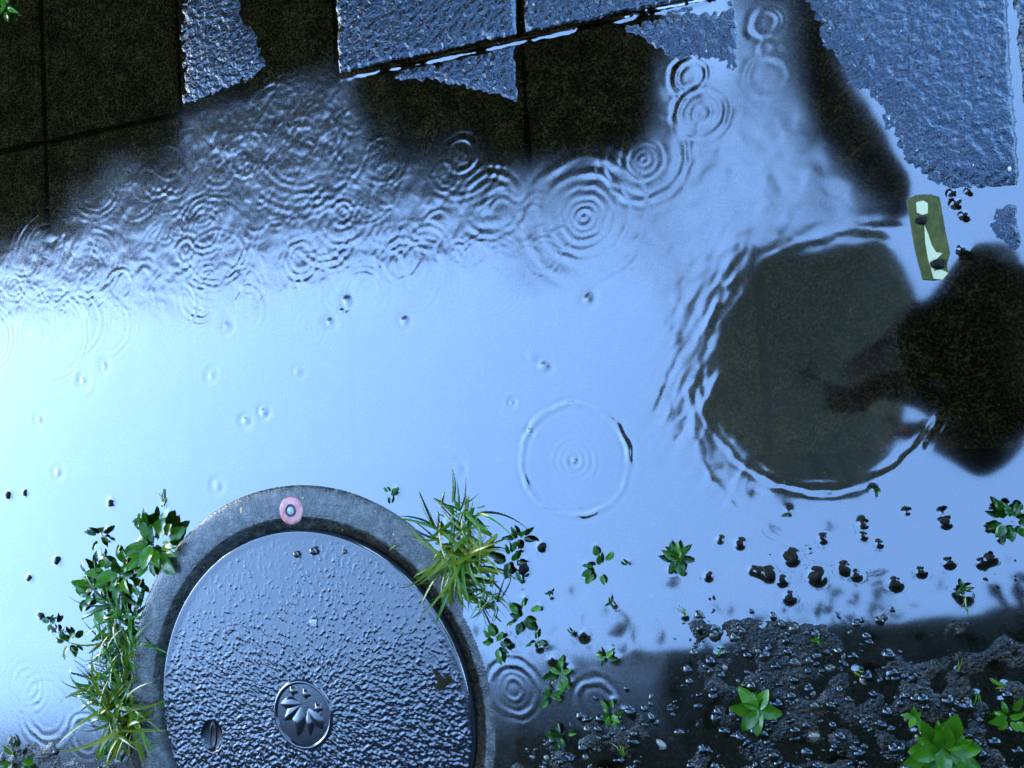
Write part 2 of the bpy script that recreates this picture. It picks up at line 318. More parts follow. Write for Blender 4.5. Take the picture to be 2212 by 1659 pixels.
    return z, np.clip(.9*hit+.8*sstep(-.09, .09, sdf(x, y, PX(strip))+.06*fbm(x, y, .08, 5, 2))+p1+.6*sp2+.6*sstep(-.03, .05, sdf(x, y, PX([(1400, 900), (1520, 520), (1600, 560), (1500, 900), (1640, 1050), (1560, 1090)])))+.5*sstep(-.04, .03, sdf(x, y, PX([(1100, 360), (1420, 330), (1450, 620), (1120, 640)])))+.6*sstep(-.03, .03, sdf(x, y, PX([(-60, 1390), (230, 1420), (300, 1700), (-60, 1700)])))+.6*sstep(-.03, .03, sdf(x, y, PX([(1030, 1440), (1420, 1440), (1460, 1600), (1030, 1600)])))+.5*sstep(-.03, .03, sdf(x, y, PX([(1600, -20), (1720, -20), (1740, 260), (1600, 230)]))), 0, 1)
# ------------------------------------------------------------------ manhole cover
mc = thing('manhole_cover', 'round dark cast iron utility cover with a plant emblem in a grey ring frame', 'manhole cover', (LIDC[0], LIDC[1], 0))
def lathe(name, prof, m, parent, na=220, loc=(0, 0, 0), close=False):
    V = []; Fc = []
    k = len(prof)
    for a in range(na):
        t = 2*math.pi*a/na
        for r, z in prof: V.append((r*math.cos(t), r*math.sin(t), z))
    for a in range(na):
        b = (a+1) % na
        for j in range(k-1): Fc.append((a*k+j, b*k+j, b*k+j+1, a*k+j+1))
    o = mesh_obj(name, V, Fc, m, parent); o.location = loc; return o
fr = lathe('frame', [(RINGR, -.03), (RINGR, .0006), (RINGR-.003, .0022), (RINGR-.012, .0030), (LIDR+.021, .0030), (LIDR+.0165, .0020), (LIDR+.0150, -.012), (LIDR-.006, -.014), (LIDR-.006, -.03)], RINGM, mc)
fr.rotation_euler = (0, .012, 0)
nr, na = 210, 1400
r = np.linspace(.001, LIDR, nr); a = np.linspace(0, 2*math.pi, na, endpoint=False)
Rr, Aa = np.meshgrid(r, a); X = (Rr*np.cos(Aa)).ravel(); Y = (Rr*np.sin(Aa)).ravel(); rr_ = Rr.ravel()
lump = fbm(X, Y, .0045, 0, 2)*.0014
film = .0005*sstep(-.02, .26, Y)-.0009*(1-sstep(-.14, .10, Y))-.00025+.0004*fbm(X, Y, .06, 3, 2)+.0010*(1-sstep(.002, .016, LIDR-rr_))
k_ = .00028; z = .5*(lump+film+np.sqrt((lump-film)**2+k_**2))
es = np.hypot(X+.0062, Y+.005); z = np.where(es < .056, z*sstep(.050, .056, es)+.0*z, z)
keys = [(px(462, 1588)-LIDC, 1), (px(958, 1468)-LIDC, 2)]
for kc, q in keys:
    d = np.hypot(X-kc[0], (Y-kc[1])*.85); rad = .023; z = z if q == 2 else np.where(d < rad, z*sstep(rad-.005, rad, d)-.004*(1-sstep(rad-.006, rad-.001, d)), z)
z += .0048
lid_edge = rr_ > LIDR-.0025; z = z-np.where(lid_edge, .0022*((rr_-LIDR+.0025)/.0025)**2, 0)
P = np.stack([X, Y, z], 1)
Fq = []
me = bpy.data.meshes.new('lid')
ia = np.arange(na); ib = (ia+1) % na
q = np.concatenate([np.stack([ia*nr+j, ia*nr+j+1, ib*nr+j+1, ib*nr+j], 1) for j in range(nr-1)])
n0 = len(P); sk = P[ia*nr+nr-1].copy(); sk[:, 2] = -.013; P = np.vstack([P, sk]); q = np.vstack([q, np.stack([ia*nr+nr-1, n0+ia, n0+ib, ib*nr+nr-1], 1)])
me.from_pydata(P.tolist(), [], q.tolist()+[tuple((ia*nr).tolist())]); me.polygons.foreach_set('use_smooth', [True]*len(me.polygons)); me.materials.append(IRON)
lid = bpy.data.objects.new('lid', me); COL.objects.link(lid); lid.parent = mc
for kc, q in keys:
    if q == 1:
        pk = lathe('recess', [(.0001, .0012), (.0165, .0013), (.0185, .0022)], BLACK, lid, 48, (kc[0], kc[1], 0))
        kh = lathe('keyhole', [(.0001, -.0005), (.006, -.0004), (.0068, .0006), (.0105, .0014), (.0112, .0006)], BLACK, lid, 40, (kc[0], kc[1], .0015)); kh.scale = (.6, 2., 1)
    else:
        n = 26; rad = [.016*(1+.35*math.sin(3*t+.6)+.16*math.sin(7*t)+.1*math.sin(11*t+1)) for t in np.linspace(0, 2*math.pi, n, endpoint=False)]
        mesh_obj('mud_smudge', [(kc[0], kc[1], .0062)]+[(kc[0]+r_*1.1*math.cos(t), kc[1]+r_*.85*math.sin(t), .0046) for r_, t in zip(rad, np.linspace(0, 2*math.pi, n, endpoint=False))], [(0, 1+i, 1+(i+1) % n) for i in range(n)], MUD, lid)
# emblem
emb = lathe('emblem', [(.0001, .0040), (.0455, .0040), (.0470, .0062), (.0490, .0072), (.0515, .0064), (.0530, .0042)], IRON, mc, 96, (-.0062, -.005, .0006))
def relief(outline, top, name, ridge=.0):
    n = len(outline); c = np.mean(outline, 0); V = [(*p, .004) for p in outline]+[(*(c+(np.array(p)-c)*.72), top) for p in outline]+[(*c, top+ridge)]
    Fc = [(i, (i+1) % n, n+(i+1) % n, n+i) for i in range(n)]+[(n+i, n+(i+1) % n, 2*n) for i in range(n)]
    return mesh_obj(name, V, Fc, IRON, emb, True)
for (X0, Y0) in ((890, 1238), (962, 1245), (1030, 1312)):
    c = np.array([(X0-945)/150*.048, -(Y0-1360)/172*.048])
    relief([c+np.array([math.cos(t), math.sin(t)])*(.0098 if k % 2 else .0058) for k, t in enumerate(np.linspace(.3, .3+2*math.pi, 10, endpoint=False))], .0068, 'star', .0012)
def zl(x, y): return np.array([(x-945)/150*.048, -(y-1360)/172*.048])
for base, tip, w_ in (((935, 1305), (812, 1300), .0105), ((930, 1312), (826, 1392), .0095), ((936, 1318), (898, 1482), .0125), ((972, 1330), (1004, 1468), .0085), ((975, 1325), (1070, 1405), .0120)):
    b = zl(*base); t = zl(*tip); d = t-b; nrm = np.array([-d[1], d[0]])/np.hypot(*d)
    prof = [(0, .08), (.2, .55), (.45, 1), (.7, .8), (.9, .35), (1, 0)]
    cv = lambda q: nrm*.006*q*q*(1 if tip[0] < 940 else -1)
    out = [b+d*q+cv(q)+nrm*w_*k for q, k in prof]+[b+d*q+cv(q)-nrm*w_*k for q, k in prof[::-1][1:]]
    relief(out, .0062, 'leaf_relief', .0016)
mp = px(631, 1102)-LIDC
disc = lathe('marker_disc', [(.0001, .0042), (.0085, .0042), (.019, .0040), (.0215, .0032), (.022, .0012)], PINK, mc, 64, (mp[0], mp[1], 0))
lathe('bolt_ring', [(.0066, .004), (.0070, .0058), (.0082, .0064), (.0094, .0058), (.0098, .004)], DARKST, disc, 40)
lathe('bolt_head', [(.0001, .0054), (.0058, .0052), (.0066, .0042)], STEEL, disc, 40)
# ------------------------------------------------------------------ leaves and blades
def leaf_mesh(name, ln, wd, bend, fold, m, tipw=.0, serr=0, nseg=8):
    V = []; Fc = []
    for i in range(nseg+1):
        t = i/nseg; wv = wd*(math.sin(math.pi*min(1, t**.8*.97+.03))**.75)*(1 if not serr else 1+.12*math.sin(i*2.4))+.0004
        ang = bend*t; yy = ln*(math.sin(ang)/bend if abs(bend) > 1e-3 else t); zz = ln*((math.cos(ang)-1)/bend if abs(bend) > 1e-3 else 0)
        for s in (-1, -.5, 0, .5, 1):
            V.append((wv*.5*s, yy, zz+fold*wv*(abs(s)**1.5)*.5+.03*abs(s)*math.sin(t*9+s*2+wd*9)))
    for i in range(nseg):
        for j in range(4): a = i*5+j; Fc.append((a, a+1, a+6, a+5))
    me = bpy.data.meshes.new(name); me.from_pydata(V, [], Fc); me.polygons.foreach_set('use_smooth', [True]*len(Fc)); me.materials.append(m); return me
def blade_mesh(ln, wd, bend, m, nseg=8, side=0.):
    V = []; Fc = []
    for i in range(nseg+1):
        t = i/nseg; wv = wd*(1-t**1.7)*(.6+.4*min(1, t*5))+.00015; ang = bend*t
        yy = ln*math.sin(ang)/bend; zz = ln*(math.cos(ang)-1)/bend
        sx = side*t*t; V += [(-wv*.5+sx, yy, zz+wv*.16), (sx, yy, zz), (wv*.5+sx, yy, zz+wv*.16)]
    for i in range(nseg):
        for j in range(2): a = i*3+j; Fc.append((a, a+1, a+4, a+3))
    me = bpy.data.meshes.new('blade'); me.from_pydata(V, [], Fc); me.polygons.foreach_set('use_smooth', [True]*len(Fc)); me.materials.append(m); return me
BL = {k: [blade_mesh(1, w_, b_, m, 8, sd_) for w_, b_, sd_ in ((.06, 1.3, .2), (.075, 1.9, -.3), (.05, 2.4, .35), (.065, .8, -.15), (.085, 1.5, .05), (.06, 2.1, -.45), (.05, 1.2, .4), (.07, 2.7, .1))] for k, m in (('y', YGREEN), ('g', BGREEN), ('d', DGREEN))}
LF = {k: [leaf_mesh('leaf', 1, w_, b_, f_, m) for w_, b_, f_ in ((.40, .5, .35), (.52, .3, .2), (.32, .9, .4), (.62, .4, .25), (.45, 1.2, .3))] for k, m in (('g', GREEN), ('d', DGREEN))}
def part(name, me, parent, loc, yaw, pitch, roll, s):
    o = bpy.data.objects.new(name, me); COL.objects.link(o); o.parent = parent
    o.matrix_local = Matrix.Translation(loc) @ Matrix.Rotation(yaw, 4, 'Z') @ Matrix.Rotation(pitch, 4, 'X') @ Matrix.Rotation(roll, 4, 'Y') @ Matrix.Diagonal((s, s, s, 1)); return o
def scale_at(X, Y): return float(np.hypot(*(px(X+10, Y)-px(X, Y))))/10
def grass(X, Y, rad, n, kinds, label, group, yaw0=None, spread=6.28, lift=(.25, 1.1), foot=.25, z0=-.002):
    g = px(X, Y); s = scale_at(X, Y); R_ = rad*s
    t = thing('grass_tuft', label, 'grass tuft', (g[0], g[1], z0), 0, group)
    for i in range(int(n*1.5)):
        yaw = (yaw0+random.gauss(0, spread*.25)) if yaw0 is not None else random.uniform(0, 6.28)
        fr_ = foot*R_*math.sqrt(random.random()); fa = random.uniform(0, 6.28)
        part('blade', random.choice(BL[random.choice(kinds)]), t, (fr_*math.cos(fa), fr_*math.sin(fa), 0), yaw, random.uniform(*lift), random.uniform(-.9, .9), R_*random.uniform(.4, 1.3))
    STONES.append((g[0], g[1], R_*foot*.6)); return t
GR = 'grass tufts round the cover frame'
grass(992, 1138, 104, 74, 'yggy', 'large lush green grass tuft at the upper right of the cover frame', GR, foot=.5, lift=(-.1, .8))
grass(985, 1205, 112, 70, 'yyyg', 'yellow green grass tuft hanging over the right rim of the cover frame', GR, foot=.35, yaw0=-2.6, spread=5)
grass(1050, 1290, 70, 34, 'ygd', 'small dark based grass tuft lowest on the right of the cover', GR, foot=.4, yaw0=3.1, spread=6)
grass(272, 1335, 85, 50, 'gdg', 'deep green grass tuft left of the cover below the broad leaves', GR, foot=.45)
grass(262, 1405, 90, 50, 'ggy', 'spiky green grass tuft at the left rim of the cover', GR, foot=.4)
grass(255, 1455, 70, 34, 'gdy', 'short shaded grass tuft between the two spiky tufts left of the cover', GR, foot=.4)
grass(265, 1545, 115, 55, 'yyg', 'straggling yellow green grass tuft at the lower left of the cover', GR, foot=.3)
grass(215, 1500, 75, 16, 'yg', 'thin sprawling grass wisps reaching left over the muddy water', GR, foot=.3, yaw0=1.4, spread=2)
def plant(X, Y, rad, n, label, kinds='g', group='broad leaved weeds in the puddle', lift=(.05, .5), ring=0., cat='weed', ratio=1., name='leafy_weed', z0=.0035, a0=None):
    g = px(X, Y); s = scale_at(X, Y); R_ = rad*s*.7
    t = thing(name, label, cat, (g[0], g[1], z0), 0, group); a0 = random.uniform(0, 6) if a0 is None else a0
    for i in range(n):
        yaw = a0+i*2.399+random.uniform(-.3, .3); rr = ring*R_*random.random()
        d = (-math.sin(yaw)*rr, math.cos(yaw)*rr, .004*random.random())
        part('leaf', random.choice(LF[random.choice(kinds)]), t, d, yaw, random.uniform(*lift), random.uniform(-.4, .4), R_*random.uniform(.6, 1.05)*ratio)
        if i % 3 == 0: STONES.append((g[0]+d[0]-math.sin(yaw)*R_*.6, g[1]+d[1]+math.cos(yaw)*R_*.6, R_*.08))
    return t
plant(1465, 1208, 66, 11, 'dark green leafy rosette in the water above the muddy patch', 'gd', ratio=.95, lift=(.1, .5))
plant(1637, 1528, 88, 12, 'bright green rosette of long leaves on dark gravel at bottom right of centre', 'gg', lift=(.1, .4))
plant(2035, 1612, 118, 22, 'big bright green leafy rosette at the bottom right corner', 'gg', lift=(.1, .6), ring=.25)
plant(1975, 1545, 46, 5, 'small pale leaved seedling just above the big corner rosette', 'gg')
plant(1212, 1452, 44, 8, 'round leaved green seedling in the water below the right tuft', 'gd', ring=.5)
plant(1195, 1500, 36, 5, 'floating round leaves just under the round leaved seedling', 'g', ring=.6)
plant(1295, 1222, 40, 7, 'round leaved seedling standing alone in the blue water right of the tuft', 'gd', ring=.8)
plant(1353, 1218, 20, 2, 'single upright dark leaf right of the lone seedling', 'd', lift=(.5, 1.))
plant(1320, 1300, 24, 3, 'little dark sprout below the lone seedling', 'd', lift=(.4, 1.))
plant(1310, 1420, 34, 5, 'wide flat dark leaf at the edge of the muddy patch', 'gd', ring=.4)
plant(1322, 1540, 36, 8, 'bright small leaved seedling on mud left of the long leaved rosette', 'g', ring=.7)
plant(1212, 1590, 36, 7, 'creeping green leaves on dark mud right of the cover', 'gd', ring=.8)
plant(1128, 1330, 46, 9, 'narrow leaved dark sprig in the water right of the lowest tuft', 'dgg', ring=.8)
plant(1075, 1385, 46, 7, 'long leaved green sprig at the right rim of the cover', 'ggd', ring=.6)
plant(1120, 1160, 44, 7, 'dark curled leaves in the water right of the large tuft', 'd', ring=.5, lift=(.3, .9))
plant(1105, 1215, 44, 8, 'dark leaf cluster between the large tuft and a floating bud', 'd', ring=.7, lift=(.2, .9))
plant(1235, 1365, 16, 3, 'tiny pair of leaves in clear water above the round leaved seedling', 'dg')
plant(1160, 1385, 30, 4, 'half sunken green leaves above the round leaved seedling', 'gd', ring=.5)
plant(1190, 1280, 18, 3, 'tiny sprout with split leaves in the blue water', 'd', lift=(.4, 1.))
plant(845, 1068, 26, 4, 'small green sprig floating at the top of the frame', 'gd', ring=.4)
plant(335, 1175, 62, 24, 'broad bright green leaves at the upper left of the cover frame', 'gg', ring=1., lift=(.1, .8))
plant(312, 1120, 30, 3, 'pale pot shaped leaf cluster standing in water left of the frame', 'gd', lift=(.7, 1.2))
plant(212, 1268, 52, 18, 'spreading dark leaved weed farthest out in the water left of the cover', 'dgg', ring=.9)
plant(262, 1240, 50, 20, 'thin stemmed weed between the spreading weed and the broad leaves', 'dggg', ring=1., lift=(.1, .9))
plant(215, 1155, 36, 5, 'drowned dark sprig highest on the left of the cover', 'd', lift=(.3, .9), ring=.4)
plant(115, 1345, 26, 5, 'little seedling with cupped leaves at the left of the puddle', 'dg', ring=.6)
plant(150, 1385, 32, 6, 'small seedling below the one with cupped leaves', 'gd', ring=.6)
plant(1895, 1063, 22, 3, 'three leaved sprout under the round grey reflection', 'dg', lift=(.3, .8))
plant(1700, 1112, 22, 3, 'dark sunken sprout below the bottom of the grey reflection', 'd')
plant(2180, 1120, 66, 13, 'dark leafy weed cut by the right edge of the picture', 'dd', ring=.7, lift=(.2, .9))
plant(2080, 1270, 40, 6, 'slim dark weed standing at the shore of the muddy patch', 'd', lift=(.5, 1.1))
plant(1555, 1405, 20, 3, 'tiny bright leaf pair on the gravel by the upper mud edge', 'g')
plant(1765, 1380, 24, 4, 'tiny green shoot among wet gravel right of centre', 'g')
plant(2175, 1545, 60, 8, 'pale green leaves half out of the bottom right edge', 'gg', ring=.5)
plant(18, 20, 34, 6, 'green leaves in the top left corner of the paving', 'gg', ring=.5, z0=.004)
plant(40, 1640, 46, 8, 'pale leaves on black mud in the bottom left corner', 'gd', ring=.7)
for X, Y, rad, n, yaw, lab in ((2085, 1290, 60, 3, 3.0, 'lone upright grass stalk on the mud below the slim weed'), (2070, 1450, 44, 4, .3, 'pair of thin grass blades crossing on the dark mud'),
                          (2110, 1500, 60, 4, 3.2, 'bent grass stalk right of the crossing blades'), (1850, 1450, 50, 3, -2.2, 'short slanting grass blade on gravel above the corner rosette'),
                          (2170, 1480, 60, 5, 1.4, 'grass runner by the right edge above the pale leaves'), (1930, 1640, 60, 6, -.7, 'grass blades left of the big corner rosette'),
                          (1480, 1330, 24, 5, 0, 'wispy roots of grass at the top edge of the mud'), (355, 1090, 48, 3, .0, 'forked dry grass stem in the water above the broad leaves'), (845, 1190, 36, 3, -.9, 'single grass blade lying across the cover groove'), (1345, 1630, 40, 12, 0, 'low grass sprouting at the bottom edge of the picture')):
    grass(X, Y, rad, n, 'gy', lab, 'lone grass blades', yaw0=yaw, spread=1.6, foot=.12, lift=(.1, .5), z0=.001)
# ------------------------------------------------------------------ pebbles and crumbs
def pebble_mesh(seed, m, sub=2):
    bm = bmesh.new(); bmesh.ops.create_icosphere(bm, subdivisions=sub, radius=1); rs = np.random.default_rng(seed); ax = rs.normal(size=(6, 3)); am = rs.uniform(.05, .2, 6)
    for v in bm.verts:
        p = np.array(v.co); k = 1+sum(a*math.sin(2.2*p@b) for a, b in zip(am, ax)); v.co = Vector(p*k)
    me = bpy.data.meshes.new('pebble'); bm.to_mesh(me); bm.free(); me.polygons.foreach_set('use_smooth', [True]*len(me.polygons)); me.materials.append(m); return me
PEB = [pebble_mesh(k, STONE) for k in range(6)]
pebbles = [(2043, 1128, 17, 'largest round black pebble out in the blue water at right'), (2036, 1105, 7, 'tiny pebble touching the largest black pebble'), (1865, 1132, 12, 'dark pebble in the water below the three leaved sprout'), (1866, 1158, 8, 'small pebble just under the dark pebble below the sprout'),
 (1778, 1165, 9, 'small lone pebble in clear water left of the dark pebble'), (1555, 1166, 8, 'small pebble right of the dark green rosette'), (1598, 1175, 13, 'hollow looking dark pebble right of the rosette'), (1710, 1205, 22, 'elongated dark stone tip in the water above the mud'), (1765, 1245, 26, 'ragged dark stone above the upper mud edge'),
 (1660, 1240, 20, 'double dark stone between the ragged stone and the rosette'), (1690, 1255, 12, 'low dark stone right of the double stone'), (1640, 1236, 9, 'crumb of stone left of the double stone'), (1825, 1228, 16, 'dark stone with a pale top near the mud shore'), (1850, 1242, 12, 'dark stone right of the pale topped one'), (1625, 1232, 8, 'leftmost crumb above the mud edge'),
 (1530, 1245, 10, 'dark crumb at the foot of the rosette'), (1960, 1105, 5, 'tiny speck of stone in the middle of the right water'), (2068, 440, 11, 'upper black pebble in the small pool right of the green strip'), (2085, 465, 9, 'lower black pebble in the small pool right of the green strip'), (2060, 415, 8, 'pebble under the slab edge above the small pool'), (2095, 412, 8, 'second pebble under the slab edge, to the right'),
 (2080, 540, 8, 'small pebble at the lower end of the small pool'), (2120, 1215, 10, 'dark crumb below the edge weed'), (2050, 1215, 12, 'dark lump at the shore above the slim weed'), (2140, 1205, 14, 'brownish lump at the right shore'), (1900, 1175, 6, 'small crumb below the largest black pebble'), (1170, 1180, 14, 'dark floating bud right of the leaf cluster'), (1132, 1232, 16, 'dark oval floating bud below the first bud'),
 (1262, 1372, 11, 'dark wet pebble in water above the flat leaf'), (1195, 1425, 8, 'small dark pebble by the round leaved seedling'), (240, 1085, 10, 'dark crumb in the pale water above the left weeds'), (125, 1212, 9, 'pale edged pebble in water at left'), (88, 1330, 8, 'dark pebble left of the cupped seedling'), (65, 1248, 8, 'tiny dark pebble near the left edge'), (55, 1066, 7, 'crumb of grit on the drowned joint at left'), (20, 1070, 9, 'second crumb of grit on the drowned joint at the left edge'), (1705, 1290, 14, 'dark stone on the upper edge of the mud'), (1935, 1260, 16, 'dark stone among the shore lumps at right'), (1990, 1235, 10, 'lump of stone right of the shore stones')]
for X, Y, rad, lab in pebbles:
    g = px(X, Y); s = scale_at(X, Y)*rad*.78
    o = bpy.data.objects.new('pebble', random.choice(PEB)); COL.objects.link(o); o.location = (g[0], g[1], -.0005); o.rotation_euler = (0, 0, random.uniform(0, 6)); o.scale = (s*random.uniform(.9, 1.2), s*random.uniform(.75, 1), s*.7)
    tag(o, lab, 'pebble', 'pebbles poking out of the puddle'); STONES.append((g[0], g[1], s*.8))
# beads on the lid
BEAD = mat('dark wet bead', (.008, .009, .011), .06, 1.7)
bead_me = pebble_mesh(50, BEAD); 
for X, Y, rad, lab in ((646, 1196, 8, 'small dark bead on the top of the iron lid, left of the pair'), (683, 1189, 10, 'larger dark bead on the top of the iron lid, right of the pair'), (749, 1191, 5, 'tiny dark bead at the upper right of the lid'), (684, 1341, 9, 'pale bead of water in the middle of the lid')):
    g = px(X, Y); s = scale_at(X, Y)*rad*.8; o = bpy.data.objects.new('bead', bead_me if rad != 9 else pebble_mesh(51, STEEL)); COL.objects.link(o); o.location = (g[0], g[1], .0065); o.scale = (s, s, s*.8); tag(o, lab, 'bead', 'beads on the iron lid')
# gravel of the muddy patches: nobody could count it
def gravel(name, n, region, smin, smax, m, zoff=0, seed=3, mask=None):
    rs = np.random.default_rng(seed); bm = bmesh.new(); bmesh.ops.create_icosphere(bm, subdivisions=2, radius=1); base = np.array([v.co for v in bm.verts]); fc = np.array([[v.index for v in f.verts] for f in bm.faces]); bm.free()
    xs = rs.uniform(region[:, 0].min(), region[:, 0].max(), n*4); ys = rs.uniform(region[:, 1].min(), region[:, 1].max(), n*4); keep = sdf(xs, ys, region) > 0
    keep &= (np.hypot(xs-LIDC[0], ys-LIDC[1]) > RINGR+.01)
    if mask is not None: keep &= mask(xs, ys)
    xs = xs[keep][:n]; ys = ys[keep][:n]; zs = ground_z(xs, ys, True); VV = []; FF = []
    for i in range(len(xs)):
        s = smin+(smax-smin)*rs.random()**5; q = rs.uniform(.65, 1.2, 3); q[2] *= .62; ph = rs.uniform(0, 6.28); wob = 1+.2*np.sin(base@rs.normal(size=3)*2.3)+.12*np.sin(base@rs.normal(size=3)*4.5)
        p = base*wob[:, None]*q*s; c, sn = math.cos(ph), math.sin(ph); p = p@np.array([[c, sn, 0], [-sn, c, 0], [0, 0, 1]])
        VV.append(p+np.array([xs[i], ys[i], zs[i]+s*.25+zoff])); FF.append(fc+i*len(base))
    VV = np.vstack(VV); FF = np.vstack(FF); me = bpy.data.meshes.new(name); me.from_pydata(VV.tolist(), [], FF.tolist()); me.polygons.foreach_set('use_smooth', [True]*len(me.polygons)); me.materials.append(m)
    o = bpy.data.objects.new(name, me); COL.objects.link(o); return tag(o, kind='stuff')
gp = PX([(1458, 1300), (1700, 1290), (1980, 1270), (2320, 1180), (2400, 1800), (1060, 1800), (1080, 1600), (1200, 1510), (1400, 1480)])
dens = lambda x, y: (fbm(x, y, .13, 4, 2)+.9*(np.clip(-(y+.25)/.25, -.3, 1)) > .08)
o = gravel('gravel', 3200, gp, .0010, .0075, GRAV, -.0006, 3, dens); tag(o, 'wet dark gravel scattered over the muddy patch at lower right', 'gravel')
o = gravel('gravel', 300, SOIL2, .0012, .0055, GRAV, -.0006, 4); tag(o, 'wet dark gravel on the mud at the lower left corner', 'gravel')
o = gravel('crumbs', 190, PX([(1500, 1225), (1700, 1190), (1950, 1170), (2212, 1080), (2240, 1260), (2000, 1300), (1500, 1300)]), .0010, .0042, STONE, .0035, 8); tag(o, 'dark crumbs of soil scattered in the shallow water above the mud', 'crumbs')
# ------------------------------------------------------------------ green strip at the slab edge, a solid stand-in for a reflection
OLIVE = mat('olive reflection', (.030, .042, .010), .35, 1.35); _r = ramp(OLIVE, noise(OLIVE, 150, 3), [(.35, (.035, .038, .005)), (.65, (.085, .082, .010))]); L(OLIVE, _r.outputs[0], P_(OLIVE).inputs['Base Color'])
PALE = mat('pale reflection', (.50, .47, .26), .4)
def slabshape(name, pts, z0, z1, m, parent, c):
    g = PX(pts)-c; n = len(g); ctr = g.mean(0); V = [(*p, z0) for p in g]+[(*(ctr+(p-ctr)*.97), z1) for p in g]
    return mesh_obj(name, V, [tuple(range(n, 2*n))]+[(i, (i+1) % n, n+(i+1) % n, n+i) for i in range(n)], m, parent, False)
c = px(2000, 520); st = thing('mirrored_strip', 'olive green mirrored strip with pale white streaks standing in for a reflection at the slab corner', 'mirrored strip', (c[0], c[1], 0))
slabshape('strip_body', [(1957, 432), (1978, 420), (2010, 418), (2030, 425), (2043, 500), (2053, 548), (2046, 572), (2050, 600), (2020, 608), (1992, 606), (1975, 540)], -.002, .0028, OLIVE, st, c)
slabshape('pale_patch', [(1978, 438), (1994, 434), (2004, 440), (2004, 462), (1992, 466), (1980, 460)], .002, .0036, PALE, st, c)
slabshape('pale_patch', [(1996, 486), (2004, 505), (2012, 530), (2022, 546), (2036, 548), (2022, 562), (2017, 590), (2012, 588), (2004, 560), (1998, 525)], .002, .0036, PALE, st, c)
slabshape('pale_patch', [(2012, 588), (2030, 582), (2048, 590), (2036, 605), (2016, 603)], .002, .0040, PALE, st, c)
for X, Y, rad, lab in ((1992, 478, 13, 'dark drop shaped pebble on the upper half of the green strip'), (2028, 572, 17, 'dark pebble on the lower end of the green strip')):
    g = px(X, Y); s = scale_at(X, Y)*rad; o = bpy.data.objects.new('pebble', PEB[2]); COL.objects.link(o); o.location = (g[0], g[1], .004); o.scale = (s, s*.8, s*.6); tag(o, lab, 'pebble')
# ------------------------------------------------------------------ pale grit lying on the bottom
GRIT = mat('pale grit', (.40, .40, .36), .4)
bm = bmesh.new()
for k in range(190):
    X = random.uniform(0, 2212); Y = random.uniform(0, 1000); g = px(X, Y); s = random.uniform(.0006, .0016)*(1.5 if random.random() < .06 else 1)
    bmesh.ops.create_icosphere(bm, subdivisions=1, radius=s, matrix=Matrix.Translation((g[0], g[1], float(ground_z(np.array([g[0]]), np.array([g[1]]))[0])+.0008)) @ Matrix.Diagonal((1, random.uniform(.6, 1.6), .7, 1)))
me = bpy.data.meshes.new('grit'); bm.to_mesh(me); bm.free(); me.materials.append(GRIT); o = bpy.data.objects.new('grit', me); COL.objects.link(o); tag(o, 'pale grit grains scattered on the drowned paving', 'grit', None, 'stuff')
# ------------------------------------------------------------------ water sheet
xs = np.arange(-1.72, .42, .0021); ys = np.arange(-.82, .80, .0021); X, Y = np.meshgrid(xs, ys); X = X.ravel(); Y = Y.ravel()
Z, CH = water_z(X, Y)
hole = np.hypot(X-LIDC[0], Y-LIDC[1]) < LIDR+.03
o = grid_mesh('puddle_water', np.stack([X, Y, Z], 1), len(xs), len(ys), WATER, ~hole); tag(o, kind='structure')
at = o.data.attributes.new('chop', 'FLOAT', 'POINT'); at.data.foreach_set('value', CH.astype(np.float32))
# ------------------------------------------------------------------ what the water mirrors: house eave, added tree limb, hedge, photographer
def mirror(p, z): return np.array(p)*(CAMH+z)/CAMH
DARKW = mat('dark brown soffit', (.007, .004, .0012), .7, 1.1); WALLM = mat('dark brick wall', (.05, .03, .022), .8, 1.15)
_b = N(WALLM, 'TexBrick', Scale=4.); _b.inputs['Color1'].default_value = (.06, .032, .022, 1); _b.inputs['Color2'].default_value = (.04, .024, .018, 1); _b.inputs['Mortar'].default_value = (.06, .058, .05, 1)
L(WALLM, coords(WALLM), _b.inputs['Vector']); L(WALLM, _b.outputs[0], P_(WALLM).inputs['Base Color'])
TILE = mat('dark roof tile', (.03, .025, .022), .7)
def box(name, a, b, m, parent, rz=0, bev=0):
    bm = bmesh.new(); bmesh.ops.create_cube(bm, size=1); 
    for v in bm.verts: v.co = Vector([a[k]+(b[k]-a[k])*(v.co[k]+.5) for k in range(3)])
    if bev: bmesh.ops.bevel(bm, geom=bm.edges[:], offset=bev, segments=2, affect='EDGES')
    me = bpy.data.meshes.new(name); bm.to_mesh(me); bm.free(); me.materials.append(m); o = bpy.data.objects.new(name, me); COL.objects.link(o); o.parent = parent; return o
ZE = 3.1
_, v_e = g2uv(*mirror(px(1000, 420), ZE)); u_e, _ = g2uv(*mirror(px(1440, 250), ZE))
house = thing('brick_house', 'dark brick house whose roof eave darkens the top of the puddle', 'house', (0, 0, 0), ANG)
box('wall', (-9, v_e+1.9, -.06), (u_e-.1, v_e+2.15, ZE), WALLM, house)
box('soffit', (-9, v_e+.03, ZE), (u_e, v_e+2.15, ZE+.06), DARKW, house)
gut = lathe('gutter', [(.0001, 0)], DARKW, house, 3)
bpy.data.objects.remove(gut)
V = []; Fc = []
for i, uu in enumerate((-9, u_e)):
    for k in range(9): t = math.pi*k/8; V.append((uu, v_e-.02+.065*-math.cos(t), ZE+.09-.065*math.sin(t)))
for k in range(8): Fc.append((k, k+1, 10+k, 9+k))
mesh_obj('gutter', V, Fc, DARKW, house)
